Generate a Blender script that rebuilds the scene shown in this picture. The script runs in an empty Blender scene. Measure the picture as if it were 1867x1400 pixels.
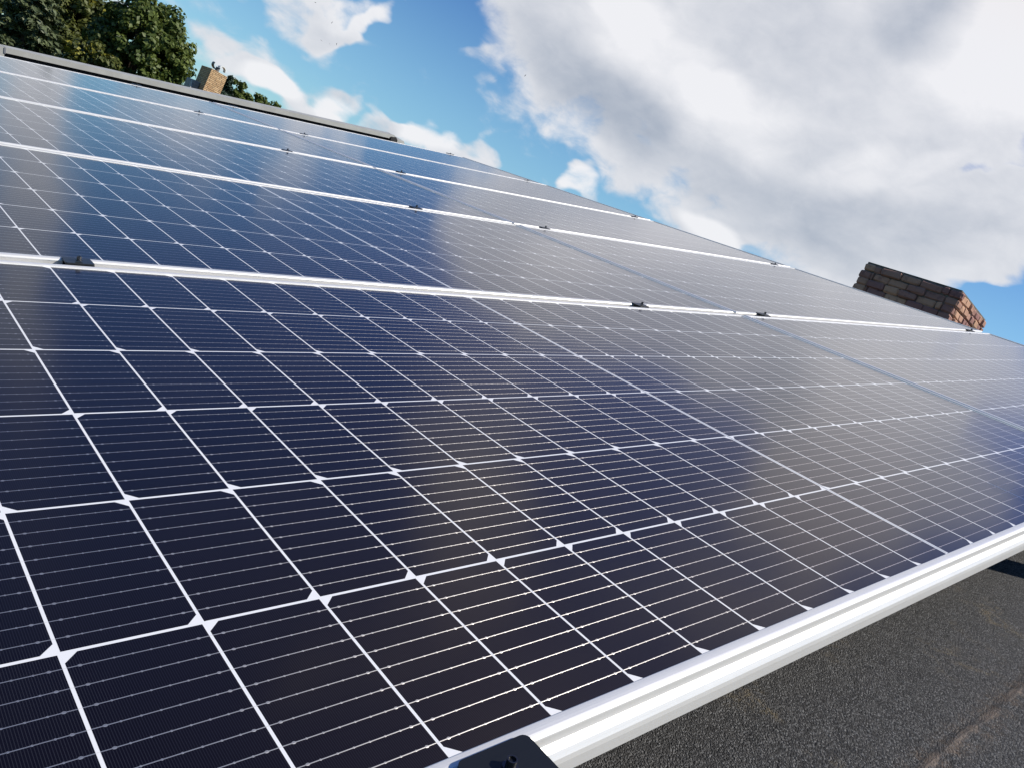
import bpy, bmesh, math, random
import numpy as np
from mathutils import Vector, Matrix

random.seed(7)
RNG = np.random.default_rng(11)
SC = bpy.context.scene
COL = SC.collection
R = math.radians

# ------------------------------------------------------------------ camera, light, exposure
TILT = R(15.5)                       # pitch of the roof and of the panels lying on it
CT, ST = math.cos(TILT), math.sin(TILT)

cam_data = bpy.data.cameras.new('camera')
cam = bpy.data.objects.new('camera', cam_data)
COL.objects.link(cam)
cam_data.sensor_fit = 'HORIZONTAL'
cam_data.sensor_width = 36.0
cam_data.lens = 36.0 * 1476.32 / 1867.0
cam_data.clip_start = 0.02
cam_data.clip_end = 6000.0
_rt = Vector((0.648316, -0.623667, 0.436722))
_dn = Vector((0.231073, -0.385370, -0.893362))
_fw = Vector((0.725460, 0.680095, -0.105729))
cam.matrix_world = Matrix(((_rt.x, -_dn.x, -_fw.x, -1.11752),
                           (_rt.y, -_dn.y, -_fw.y, -0.26206),
                           (_rt.z, -_dn.z, -_fw.z, 0.05713),
                           (0, 0, 0, 1)))
SC.camera = cam

SUN = Vector((0.474, -0.50, 0.72)).normalized()
sun_data = bpy.data.lights.new('sun', 'SUN')
sun_data.energy = 5.0
sun_data.angle = R(0.53)
sun_data.color = (1.0, 0.93, 0.82)
sun = bpy.data.objects.new('sun', sun_data)
sun.rotation_euler = SUN.to_track_quat('Z', 'Y').to_euler()
COL.objects.link(sun)

SC.view_settings.view_transform = 'Standard'
SC.view_settings.look = 'None'
SC.view_settings.exposure = 0.30
SC.view_settings.gamma = 1.0
SC.render.engine = 'CYCLES'
SC.cycles.max_bounces = 6
SC.cycles.use_denoising = True

# ------------------------------------------------------------------ small node language
class V:
    """a float socket with arithmetic"""
    def __init__(s, nt, sock): s.nt, s.s = nt, sock
    def _m(s, op, *a, clamp=False):
        n = s.nt.nodes.new('ShaderNodeMath'); n.operation = op; n.use_clamp = clamp
        for i, x in enumerate((s,) + a):
            if isinstance(x, V): s.nt.links.new(x.s, n.inputs[i])
            else: n.inputs[i].default_value = x
        return V(s.nt, n.outputs[0])
    def __add__(s, o): return s._m('ADD', o)
    __radd__ = __add__
    def __mul__(s, o): return s._m('MULTIPLY', o)
    __rmul__ = __mul__
    def __sub__(s, o): return s._m('SUBTRACT', o)
    def __rsub__(s, o): return (s * -1.0) + o
    def __truediv__(s, o): return s._m('DIVIDE', o)
    def abs(s): return s._m('ABSOLUTE')
    def floor(s): return s._m('FLOOR')
    def fract(s): return s._m('FRACT')
    def mod(s, o): return s._m('FLOORED_MODULO', o)
    def lt(s, o): return s._m('LESS_THAN', o)
    def gt(s, o): return s._m('GREATER_THAN', o)
    def mn(s, o): return s._m('MINIMUM', o)
    def mx(s, o): return s._m('MAXIMUM', o)
    def pow(s, o): return s._m('POWER', o)
    def sqrt(s): return s._m('SQRT')
    def clamp(s): return s._m('ADD', 0.0, clamp=True)
    def step(s, a, b, lo=0.0, hi=1.0):
        n = s.nt.nodes.new('ShaderNodeMapRange'); n.interpolation_type = 'SMOOTHSTEP'
        s.nt.links.new(s.s, n.inputs[0])
        for i, x in zip((1, 2, 3, 4), (a, b, lo, hi)): n.inputs[i].default_value = x
        return V(s.nt, n.outputs[0])

def mixc(nt, f, a, b):
    n = nt.nodes.new('ShaderNodeMix'); n.data_type = 'RGBA'
    for i, x in ((0, f), (6, a), (7, b)):
        if isinstance(x, V): nt.links.new(x.s, n.inputs[i])
        elif isinstance(x, bpy.types.NodeSocket): nt.links.new(x, n.inputs[i])
        elif isinstance(x, tuple): n.inputs[i].default_value = (*x, 1.0)
        else: n.inputs[i].default_value = x
    return n.outputs[2]

def noise(nt, vec, scale, detail=4, rough=0.5, dist=0.0, out=0):
    n = nt.nodes.new('ShaderNodeTexNoise')
    n.inputs['Scale'].default_value = scale; n.inputs['Detail'].default_value = detail
    n.inputs['Roughness'].default_value = rough; n.inputs['Distortion'].default_value = dist
    if vec is not None: nt.links.new(vec, n.inputs['Vector'])
    return V(nt, n.outputs[0]) if out == 0 else n.outputs[1]

def setin(nt, node, name, x):
    if isinstance(x, V): nt.links.new(x.s, node.inputs[name])
    elif isinstance(x, bpy.types.NodeSocket): nt.links.new(x, node.inputs[name])
    elif isinstance(x, tuple) and len(x) == 3: node.inputs[name].default_value = (*x, 1.0)
    else: node.inputs[name].default_value = x

def material(name):
    m = bpy.data.materials.new(name); m.use_nodes = True
    nt = m.node_tree
    return m, nt, nt.nodes['Principled BSDF']

def bump(nt, h, strength, dist):
    n = nt.nodes.new('ShaderNodeBump')
    n.inputs['Strength'].default_value = strength; n.inputs['Distance'].default_value = dist
    nt.links.new(h.s, n.inputs['Height'])
    return n.outputs[0]

def objco(nt):
    n = nt.nodes.new('ShaderNodeTexCoord'); s = nt.nodes.new('ShaderNodeSeparateXYZ')
    nt.links.new(n.outputs['Object'], s.inputs[0])
    return n.outputs['Object'], V(nt, s.outputs[0]), V(nt, s.outputs[1]), V(nt, s.outputs[2])

# ------------------------------------------------------------------ sky with clouds
# each row: affine map of (azimuth, elevation) in degrees to a unit disc, and a weight
COVER = [
    (0.0894, 0.0106, -4.189, 0.0213, -0.2077, 2.9415, 1.0),
    (0.085, 0.0038, -4.9956, -0.0065, -0.1578, 3.2243, 1.2),
    (0.0818, 0.049, -6.3889, 0.0472, -0.162, 1.0348, 1.2),
    (0.102, -0.0169, -4.9841, -0.0531, -0.3283, 7.8027, 0.9),
    (0.1229, -0.0009, -7.4961, -0.0335, -0.3942, 6.8836, 1.0),
    (0.1622, 0.0386, -11.588, 0.0337, -0.3418, 2.6152, 1.1),
    (0.2197, -0.0855, -6.9389, -0.0644, -0.2356, 5.971, 1.1),
    (0.1735, -0.04, -7.2865, -0.1057, -0.5559, 11.2216, 0.8),
    (0.1461, 0.0089, -8.7509, -0.0009, -0.4749, 4.685, 1.0),
    (0.2208, -0.0146, -10.993, -0.0542, -0.705, 10.4868, 0.6),
    (0.2602, 0.1325, -20.7277, 0.1571, -0.4114, -5.2069, 0.9),
    (0.244, 0.3989, -23.8466, 0.9706, -0.5777, -54.9221, -1.2),
    (0.4835, 0.6726, -47.6023, 0.6953, -0.5456, -36.2651, -1.0),
    (0.3707, 0.1047, -28.5661, 0.1347, -0.8042, -0.8245, -1.5),
    (0.3416, 0.0321, -8.4133, 0.1627, -0.7557, 3.4311, 0.8),
    (0.3123, 0.3369, -12.1856, 0.4613, -0.4346, -7.5917, 0.9),
    (0.403, 0.1018, -11.9649, 0.4983, -1.44, 0.5958, 0.7),
    (0.6094, -0.1173, -14.4002, -0.1218, -1.2196, 14.326, 0.6),
    (0.3521, 0.0185, -7.7651, 0.0931, -0.5933, 1.1517, 0.6),
    (0.5118, 0.0294, -12.2942, 0.1274, -0.856, 1.2232, 1.0),
    (0.5479, -0.0174, -10.9716, 0.0704, -1.0064, 4.3639, 0.5),
    (0.3679, 0.0238, -9.9443, 0.1158, -0.8348, 0.6508, 0.9),
    (0.5515, 0.1577, -16.4434, 0.4609, -1.2515, -4.7815, 0.75),
    (0.4535, 0.1219, -16.4051, 0.2198, -0.709, -2.5535, 1.1),
    (0.4541, 0.1001, -14.8072, 0.2744, -0.9786, -2.5237, 0.8),
    (0.5375, 0.048, -20.1788, 0.1327, -1.0582, 2.6667, 0.8),
    (0.8561, -0.0865, -23.8927, -0.0626, -1.5648, 10.2156, 0.6),
    (0.6951, 0.354, -34.4855, 0.487, -1.0339, -12.9694, 0.9),
    (0.8729, 0.0983, -42.6766, 0.225, -2.2737, 7.8994, 0.7),
    (0.8114, 0.4088, -33.5129, 0.7391, -1.475, -7.847, 0.4),
    (0.4419, -0.0655, -23.7514, -0.1421, -0.8158, 15.4022, 0.9),
    (0.6096, 0.0203, -8.8057, 0.1832, -1.06, 2.2242, 0.8),
    (0.3836, 0.0821, -4.3242, -0.0074, 0.124, -1.2711, 1.0),
    (0.254, 0.0367, -4.7952, -0.0076, 0.2758, -2.7665, 0.7),
    (0.6915, 0.0635, -17.1486, -0.0058, 0.258, -3.4088, 0.7),
    (1.1317, 0.0603, -32.4633, 0.0006, 0.4727, -5.7029, 0.6),
    (0.3598, 0.0895, -3.8341, -0.036, 0.1992, -4.0663, 0.6),
    (0.2622, -0.0883, -17.5026, 0.0921, 0.3211, -13.7782, 0.8),
    (0.1836, -0.0615, -11.3295, 0.0937, 0.3071, -15.4466, 0.8),
    (0.0832, -0.0101, -3.8177, 0.013, 0.1468, -3.4754, 1.3),
    (0.1055, -0.0272, -6.1742, 0.0275, 0.137, -4.723, 1.3),
    (0.1517, -0.0047, -5.4878, 0.0018, 0.1144, -4.1224, 0.85),
    (0.1207, -0.0373, -6.9453, 0.0464, 0.1696, -8.4061, 1.2),
    (0.0826, -0.0211, -3.9867, 0.0299, 0.1508, -7.6065, 0.6),
    (0.0391, 0.0049, -1.189, -0.0152, 0.1479, -6.6594, 0.35),
    (0.4967, -0.1735, -32.3577, 0.1813, 0.5657, -28.0631, -0.9),
    (0.4836, -0.1452, -30.2642, 0.1387, 0.5596, -22.0563, -0.5),
    (0.2455, -0.0376, -11.0524, 0.0197, 0.1629, -6.3049, -0.9),
    (0.1878, -0.0711, -12.3943, 0.0866, 0.2373, -13.3196, 0.25),
    (0.1808, 0.0305, -3.4957, -0.0173, 0.1383, -3.096, -0.4),
    (0.1289, 0.0037, -4.0418, 0.0002, 0.1595, -2.6157, -0.6),
]
BRIGHT = [
    (0.1767, -0.0318, -7.7925, -0.0706, -0.5069, 12.3302, 0.5),
    (0.2248, 0.0295, -12.1923, 0.0517, -0.7648, 10.689, 0.6),
    (0.1466, 0.1638, -13.7532, 0.1705, -0.2267, -5.5812, 1.3),
    (0.386, 0.4074, -32.6251, 0.806, -0.9148, -35.8895, 0.5),
    (0.2444, -0.0159, -12.6068, -0.0439, -0.4988, 10.0679, 0.5),
    (0.1914, 0.1761, -14.5963, 0.4286, -0.5745, -16.7952, 0.5),
    (0.3355, 0.039, -15.1785, 0.088, -0.7891, 11.5626, 0.6),
    (0.1389, -0.0335, -5.3654, -0.0711, -0.4106, 8.8638, -0.75),
    (0.1265, -0.009, -6.0723, -0.0317, -0.4443, 7.424, -0.75),
    (0.101, 0.033, -6.7851, 0.0874, -0.4109, -0.0004, -0.75),
    (0.2521, 0.1532, -19.2145, 0.1205, -0.4034, 2.763, -0.9),
    (0.211, 0.1259, -14.1094, 0.1805, -0.499, 1.457, -0.2),
    (0.3001, 0.1537, -23.2291, 0.2758, -0.703, -9.4278, 0.4),
    (0.5785, -0.1078, -15.831, -0.1536, -1.1577, 10.3893, 1.8),
    (0.5096, 0.0297, -12.4015, 0.1668, -1.1181, 1.7208, 1.4),
    (0.4498, 0.0782, -15.8658, 0.1783, -0.8089, -0.3256, 1.2),
    (0.4325, -0.1058, -22.674, -0.3217, -1.239, 29.1131, 1.3),
    (0.5909, 0.3009, -29.3131, 0.487, -1.0339, -12.9693, 1.0),
    (0.3727, 0.1742, -11.9972, 0.3763, -0.6891, -2.4576, 0.6),
    (0.4348, 0.1937, -13.0787, 0.6977, -1.3109, -11.0169, -0.6),
    (0.3671, 0.0564, -10.0748, 0.3755, -1.4657, 3.432, -0.3),
    (0.6254, 0.2883, -21.3202, 0.6542, -1.2723, -13.2243, -0.5),
    (0.203, 0.0279, -12.8672, 0.0525, -0.9633, 7.0609, -0.5),
    (0.1664, -0.05, -9.4225, 0.0648, 0.2455, -12.0147, 1.0),
    (0.31, -0.0222, -12.7621, 0.0249, 0.4406, -9.1184, 0.4),
    (0.8159, 0.0747, -20.2319, -0.0066, 0.3163, -4.0805, 0.7),
    (0.144, -0.0447, -9.0247, 0.1232, 0.4649, -19.7133, 0.5),
    (0.2174, 0.0461, -2.7054, -0.0152, 0.1527, -2.192, -0.5),
    (0.1414, -0.0064, -5.2453, 0.0055, 0.2019, -7.3661, -0.2),
]

def build_world():
    w = bpy.data.worlds.new('World'); SC.world = w; w.use_nodes = True
    nt = w.node_tree; N = nt.nodes; L = nt.links
    bg = N['Background']
    sky = N.new('ShaderNodeTexSky'); sky.sky_type = 'NISHITA'; sky.sun_disc = False
    sky.sun_elevation = math.asin(SUN.z); sky.sun_rotation = math.atan2(SUN.x, SUN.y)
    sky.air_density = SKY_AIR; sky.dust_density = SKY_DUST; sky.ozone_density = SKY_OZONE
    tc = N.new('ShaderNodeTexCoord')
    sp = N.new('ShaderNodeSeparateXYZ'); L.new(tc.outputs['Generated'], sp.inputs[0])
    x, y, z = (V(nt, sp.outputs[i]) for i in range(3))
    # edge noise: fine detail in the direction itself, warps the cloud outlines
    mp = N.new('ShaderNodeMapping'); mp.inputs['Scale'].default_value = (1.0, 1.0, 1.7)
    L.new(tc.outputs['Generated'], mp.inputs[0])
    nb = noise(nt, mp.outputs[0], 7.0, 7, 0.58, 0.0)
    nf = noise(nt, mp.outputs[0], 22.0, 5, 0.6, 0.4)
    nw = noise(nt, mp.outputs[0], 9.0, 3, 0.5, 0.0, out=1)
    ws = N.new('ShaderNodeSeparateColor'); L.new(nw, ws.inputs[0])
    wx = (V(nt, ws.outputs[0]) - 0.5) * 9.0
    wy = (V(nt, ws.outputs[1]) - 0.5) * 7.0
    az = x._m('ARCTAN2', y) * 57.29578 + wx
    el = z._m('ARCSINE') * 57.29578
    elw = el + wy
    cb = N.new('ShaderNodeCombineXYZ'); L.new(az.s, cb.inputs[0]); L.new(elw.s, cb.inputs[1]); cb.inputs[2].default_value = 1.0
    cs = N.new('ShaderNodeCombineXYZ'); L.new((az - wx * 0.7).s, cs.inputs[0]); L.new((el + wy * 0.3).s, cs.inputs[1]); cs.inputs[2].default_value = 1.0
    def blobs(rows, cb):
        acc = None
        for r in rows:
            q = []
            for k in (0, 3):
                d = N.new('ShaderNodeVectorMath'); d.operation = 'DOT_PRODUCT'
                L.new(cb.outputs[0], d.inputs[0]); d.inputs[1].default_value = r[k:k + 3]
                q.append(V(nt, d.outputs['Value']))
            e = q[0] * q[0] + q[1] * q[1]
            g = e.step(0.0, 1.7, r[6], 0.0)
            acc = g if acc is None else acc + g
        return acc
    cov = blobs(COVER, cb)
    bri = blobs(BRIGHT, cs)
    # thin general cloudiness away from the placed masses (behind and beside the camera)
    away = az.abs().step(85.0, 120.0, 0.0, 0.12)
    dens = cov + away + (nb - 0.5) * 1.7 + (nf - 0.5) * el.step(8.0, 22.0, 1.25, 0.6)
    mask = dens.step(0.14, 1.02)
    thick = dens.step(0.6, 1.9)
    b = (bri * 0.42 + (nb - 0.5) * 0.8 + (nf - 0.5) * 0.5 + 0.70 - thick * 0.08).clamp()
    grey = (3.3, 3.7, 4.4)
    white = (7.3, 7.3, 7.5)
    white = mixc(nt, el.step(24.0, 40.0), white, (7.2, 6.2, 5.9))
    cc = mixc(nt, b, grey, white)
    # warmer, paler air low down
    skyc = N.new('ShaderNodeMix'); skyc.data_type = 'RGBA'; skyc.blend_type = 'MULTIPLY'
    skyc.inputs[0].default_value = 1.0
    L.new(sky.outputs[0], skyc.inputs[6]); skyc.inputs[7].default_value = SKY_GAIN
    deep = mixc(nt, el.step(8.0, 27.0), (1.0, 1.0, 1.0), (0.17, 0.38, 0.88))
    deep = mixc(nt, (az - 40.0).abs().step(55.0, 100.0), deep, (0.62, 0.70, 0.85))
    sk2 = N.new('ShaderNodeMix'); sk2.data_type = 'RGBA'; sk2.blend_type = 'MULTIPLY'; sk2.inputs[0].default_value = 1.0
    L.new(skyc.outputs[2], sk2.inputs[6]); L.new(deep, sk2.inputs[7])
    out = mixc(nt, mask * 0.96, sk2.outputs[2], cc)
    L.new(out, bg.inputs['Color']); bg.inputs['Strength'].default_value = 0.1

SKY_AIR, SKY_DUST, SKY_OZONE = 1.0, 0.6, 1.6
SKY_GAIN = (0.67, 0.96, 1.08, 1.0)
build_world()

# ------------------------------------------------------------------ object helpers
ROOT_ROT = (0.0, -TILT, 0.0)
def P(u, v, n=0.0):
    """point given along the slope (u), along the ridge (v), off the glass plane (n)"""
    return Vector((u * CT - n * ST, v, u * ST + n * CT))

def tag(o, label=None, cat=None, group=None, kind=None):
    if label: o['label'] = label
    if cat: o['category'] = cat
    if group: o['group'] = group
    if kind: o['kind'] = kind
    return o

def empty(name, loc, rot=(0, 0, 0)):
    o = bpy.data.objects.new(name, None); o.location = loc; o.rotation_euler = rot
    o.empty_display_size = 0.1; COL.objects.link(o); return o

def link_mesh(name, me, mat, parent=None, loc=(0, 0, 0), rot=(0, 0, 0)):
    if mat is not None and not me.materials: me.materials.append(mat)
    o = bpy.data.objects.new(name, me); COL.objects.link(o)
    o.location = loc; o.rotation_euler = rot
    if parent is not None: o.parent = parent
    return o

def bm_obj(name, bm, mat, parent=None, smooth=False, **k):
    me = bpy.data.meshes.new(name)
    bmesh.ops.recalc_face_normals(bm, faces=bm.faces)
    bm.to_mesh(me); bm.free()
    if smooth:
        for p in me.polygons: p.use_smooth = True
    return link_mesh(name, me, mat, parent, **k)

def box(bm, x0, x1, y0, y1, z0, z1, bev=0.0, seg=2):
    r = bmesh.ops.create_cube(bm, size=1.0)
    vs = r['verts']
    for v in vs:
        v.co.x = x0 + (v.co.x + .5) * (x1 - x0); v.co.y = y0 + (v.co.y + .5) * (y1 - y0); v.co.z = z0 + (v.co.z + .5) * (z1 - z0)
    if bev > 0:
        es = list({e for v in vs for e in v.link_edges})
        bmesh.ops.bevel(bm, geom=es, offset=bev, segments=seg, affect='EDGES', profile=0.5)

def cyl(bm, c, r, z0, z1, seg=16, r2=None):
    rr = bmesh.ops.create_cone(bm, cap_ends=True, segments=seg, radius1=r, radius2=r if r2 is None else r2, depth=z1 - z0)
    for v in rr['verts']: v.co += Vector((c[0], c[1], (z0 + z1) / 2))
    return rr['verts']

def prism(bm, prof, axis, a0, a1, ends0=None, ends1=None):
    """closed profile (list of (s, z)) swept along an axis ('x' or 'y'); ends shift per point for mitres"""
    rings = []
    for side, a in ((0, a0), (1, a1)):
        ring = []
        for i, (s, z) in enumerate(prof):
            d = (ends0 if side == 0 else ends1)
            aa = a + (d[i] if d else 0.0)
            ring.append(bm.verts.new((aa, s, z) if axis == 'x' else (s, aa, z)))
        rings.append(ring)
    n = len(prof)
    for i in range(n):
        j = (i + 1) % n
        bm.faces.new((rings[0][i], rings[0][j], rings[1][j], rings[1][i]))
    bm.faces.new(rings[0]); bm.faces.new(rings[1][::-1])

# ------------------------------------------------------------------ materials
def mat_laminate():
    m, nt, bs = material('panel glass and cells')
    N, L = nt.nodes, nt.links
    co, X, Y, Z = objco(nt)
    A, B, GC = 0.08541, 0.168, 0.0052
    ax = X.abs() - GC / 2
    k = (ax / A).floor(); fx = ax - k * A                      # metres inside the half cell
    yy = Y + 3 * B
    j = (yy / B).floor(); fy = yy - j * B
    gx, gy = 0.0011, 0.00125                                   # half gap
    # clear distance to the cell outline
    dx = (fx - gx).mn(A - gx - fx)
    dy = (fy - gy).mn(B - gy - fy)
    par = j.mod(2.0)                                           # 0: cut corners on the outer edge, 1: inner
    outer = A - gx - fx
    inner = fx - gx
    side = outer * (1.0 - par) + inner * par
    cut = side + dy - 0.0085
    inside_arr = ax.gt(0.0) * ax.lt(12 * A) * yy.gt(0.0) * yy.lt(6 * B)
    cell = (dx.mn(dy).mn(cut)).gt(0.0) * inside_arr
    # ribbons run along X
    sp = 0.104 * B
    fr = (fy - 0.5 * B) / sp + 4.5
    ri = fr.floor()
    ry = (fr - ri - 0.5) * sp                                  # metres from the ribbon axis
    band = ri.gt(-0.5) * ri.lt(8.5)
    wgl = noise(nt, co, 9.0, 2, 0.5)
    ryw = ry + (wgl - 0.5) * 0.0006
    # solder points along the ribbon
    rel = fx / A
    cells_e = (rel - 0.5).abs()
    pitch = 0.125
    fd = ((rel / pitch).fract() - 0.5).abs() * (pitch * A)
    dotr = ((fd * fd + ryw * ryw)).sqrt()
    dots = dotr.lt(0.00075) * rel.gt(0.1) * rel.lt(0.9)
    big = ((cells_e - 0.405).abs() * A)
    bigd = (big * big * 0.6 + ryw * ryw).sqrt().lt(0.00105)
    wid = 0.00035
    rib = ryw.abs().lt(wid)
    wire = (rib.mx(dots).mx(bigd)) * band * (ax.gt(-0.001)) * inside_arr
    over_gap = (1.0 - cell)
    wire_vis = wire * (1.0 - over_gap * 0.55)
    # fine silver fingers along Y
    ff = ((X / 0.0015).fract() - 0.5).abs()
    fing = ff.lt(0.12) * cell
    # centre ribbon between the two halves
    cr = X.abs().lt(0.0023) * yy.gt(0.003) * yy.lt(6 * B - 0.003)
    # colours
    objr = N.new('ShaderNodeObjectInfo')
    cellid = N.new('ShaderNodeCombineXYZ')
    for i, q in enumerate((k + X.gt(0.0) * 20.0, j, V(nt, objr.outputs['Random']) * 57.0)): L.new(q.s, cellid.inputs[i])
    wn = N.new('ShaderNodeTexWhiteNoise'); L.new(cellid.outputs[0], wn.inputs['Vector'])
    rnd = V(nt, wn.outputs['Value'])
    navy = mixc(nt, rnd, (0.0026, 0.0021, 0.0044), (0.0050, 0.0036, 0.0046))
    navy = mixc(nt, fing * 0.55, navy, (0.030, 0.031, 0.040))
    grime = noise(nt, co, 3.0, 5, 0.6)
    back = mixc(nt, grime, (0.66, 0.67, 0.69), (0.78, 0.78, 0.79))
    c = mixc(nt, cell, back, navy)
    c = mixc(nt, wire_vis, c, (0.52, 0.50, 0.48))
    c = mixc(nt, cr, c, (0.42, 0.44, 0.47))
    # dust specks on the glass
    vor = N.new('ShaderNodeTexVoronoi'); vor.inputs['Scale'].default_value = 26.0; vor.inputs['Randomness'].default_value = 1.0
    L.new(co, vor.inputs['Vector'])
    vd = V(nt, vor.outputs['Distance'])
    sepc = N.new('ShaderNodeSeparateColor'); L.new(vor.outputs['Color'], sepc.inputs[0])
    sel = V(nt, sepc.outputs[0])
    speck = vd.lt(0.035) * sel.gt(0.93)
    c = mixc(nt, speck * 0.7, c, (0.02, 0.018, 0.015))
    dust = noise(nt, co, 1.6, 6, 0.65).step(0.42, 0.75, 0.0, 0.010)
    c = mixc(nt, dust, c, (0.35, 0.34, 0.33))
    setin(nt, bs, 'Base Color', c)
    metal = wire_vis * 0.85 * (1.0 - over_gap)
    setin(nt, bs, 'Metallic', metal)
    setin(nt, bs, 'Roughness', 0.55 - wire_vis * 0.15 - cell * (1.0 - wire_vis) * 0.25)
    setin(nt, bs, 'Specular IOR Level', 0.10 + cell * 0.08)
    bs.inputs['Specular Tint'].default_value = (1.0, 0.74, 0.66, 1.0)
    bs.inputs['Anisotropic'].default_value = 0.85
    tn = N.new('ShaderNodeVectorTransform'); tn.vector_type = 'VECTOR'; tn.convert_from = 'OBJECT'; tn.convert_to = 'WORLD'
    tn.inputs[0].default_value = (0.0, 1.0, 0.0); L.new(tn.outputs[0], bs.inputs['Tangent'])
    # the ribbons are round wires: tilt the shading normal across them
    t = (ryw / 0.00047)._m('MINIMUM', 0.95)._m('MAXIMUM', -0.95) * metal * (1.0 - (dots.mx(bigd)) * 0.45)
    cn = N.new('ShaderNodeCombineXYZ'); cn.inputs[0].default_value = 0.0
    L.new((t * 1.0).s, cn.inputs[1]); cn.inputs[2].default_value = 1.0
    vt = N.new('ShaderNodeVectorTransform'); vt.vector_type = 'NORMAL'; vt.convert_from = 'OBJECT'; vt.convert_to = 'WORLD'
    L.new(cn.outputs[0], vt.inputs[0])
    vn = N.new('ShaderNodeVectorMath'); vn.operation = 'NORMALIZE'; L.new(vt.outputs[0], vn.inputs[0])
    L.new(vn.outputs[0], bs.inputs['Normal'])
    # antireflective solar glass on top: nearly clear from above, a mirror at grazing angles
    fr_ = N.new('ShaderNodeFresnel'); fr_.inputs['IOR'].default_value = 1.5
    F = (V(nt, fr_.outputs[0]).pow(1.40)).clamp()
    gl = N.new('ShaderNodeBsdfGlossy'); gl.distribution = 'MULTI_GGX'
    gl.inputs['Color'].default_value = (1, 1, 1, 1)
    setin(nt, gl, 'Roughness', 0.110 + (grime - 0.5) * 0.04)
    mx = N.new('ShaderNodeMixShader')
    L.new(F.s, mx.inputs[0]); L.new(bs.outputs[0], mx.inputs[1]); L.new(gl.outputs[0], mx.inputs[2])
    L.new(mx.outputs[0], N['Material Output'].inputs[0])
    return m

def mat_metal(name, base, rough, metallic=0.75, line=0.0):
    m, nt, bs = material(name)
    co, X, Y, Z = objco(nt)
    n = noise(nt, co, 14.0, 5, 0.6)
    setin(nt, bs, 'Base Color', mixc(nt, n, tuple(b * 0.93 for b in base), tuple(min(1, b * 1.05) for b in base)))
    bs.inputs['Metallic'].default_value = metallic
    mp = nt.nodes.new('ShaderNodeMapping'); mp.inputs['Scale'].default_value = (4.0, 900.0, 900.0)
    nt.links.new(co, mp.inputs[0])
    br = noise(nt, mp.outputs[0], 1.0, 2, 0.5)
    setin(nt, bs, 'Roughness', rough + (br - 0.5) * 0.12 + (n - 0.5) * 0.08)
    if line: nt.links.new(bump(nt, br, line, 0.0002), bs.inputs['Normal'])
    return m

def mat_plain(name, base, rough, var=0.25, scale=20.0, spec=0.5, bmp=0.0, bdist=0.002):
    m, nt, bs = material(name)
    co, X, Y, Z = objco(nt)
    n = noise(nt, co, scale, 6, 0.6)
    setin(nt, bs, 'Base Color', mixc(nt, n.step(0.3, 0.7), tuple(b * (1 - var) for b in base), tuple(b * (1 + var) for b in base)))
    setin(nt, bs, 'Roughness', rough)
    bs.inputs['Specular IOR Level'].default_value = spec
    if bmp: nt.links.new(bump(nt, n, bmp, bdist), bs.inputs['Normal'])
    return m

def mat_felt():
    m, nt, bs = material('mineral roofing felt')
    N, L = nt.nodes, nt.links
    co, X, Y, Z = objco(nt)
    vor = N.new('ShaderNodeTexVoronoi'); vor.inputs['Scale'].default_value = 560.0
    L.new(co, vor.inputs['Vector'])
    sc = N.new('ShaderNodeSeparateColor'); L.new(vor.outputs['Color'], sc.inputs[0])
    g = V(nt, sc.outputs[0]); g2 = V(nt, sc.outputs[1]); d = V(nt, vor.outputs['Distance'])
    mid = noise(nt, co, 55.0, 4, 0.6)
    big = noise(nt, co, 4.5, 4, 0.55)
    base = mixc(nt, g.pow(2.6), (0.007, 0.007, 0.008), (0.165, 0.165, 0.167))
    base = mixc(nt, (mid.step(0.35, 0.75) * 0.35), base, (0.075, 0.072, 0.070))
    # ochre lichen / grit stains
    st = noise(nt, co, 7.0, 5, 0.62).step(0.54, 0.70) * noise(nt, co, 60.0, 3, 0.6).step(0.42, 0.62)
    base = mixc(nt, st * 0.55 * g2, base, (0.24, 0.18, 0.085))
    base = mixc(nt, big.step(0.35, 0.7) * 0.2, base, (0.052, 0.050, 0.050))
    # bare worn bitumen along the lap of the sheets
    wob = (noise(nt, co, 11.0, 4, 0.6) - 0.5) * 0.020 + (noise(nt, co, 70.0, 3, 0.6) - 0.5) * 0.009
    lap = None
    for v0 in (-1.1235, -0.1235, 0.8765, 1.8765, 2.8765, 3.8765, 4.8765, 5.8765):
        q = (Y + wob - v0).abs()
        lap = q if lap is None else lap.mn(q)
    wear = noise(nt, co, 16.0, 4, 0.6).step(0.36, 0.56)
    lp = lap.step(0.0015, 0.0068, 1.0, 0.0) * (0.15 + wear * 0.85) * (0.45 + g2 * 0.55)
    halo = lap.step(0.004, 0.028, 1.0, 0.0) * noise(nt, co, 45.0, 3, 0.6).step(0.4, 0.65) * 0.45
    base = mixc(nt, halo * g2, base, (0.19, 0.125, 0.075))
    tan = mixc(nt, noise(nt, co, 35.0, 3, 0.5), (0.075, 0.058, 0.046), (0.24, 0.185, 0.145))
    base = mixc(nt, lp * 0.85, base, tan)
    setin(nt, bs, 'Base Color', base)
    bs.inputs['Roughness'].default_value = 0.85
    bs.inputs['Specular IOR Level'].default_value = 0.4
    h = (1.0 - d * 1.3) * (0.4 + g * 0.6) * (1.0 - lp * 0.85) + mid * 0.5
    L.new(bump(nt, h, 1.0, 0.0024), bs.inputs['Normal'])
    return m

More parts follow.
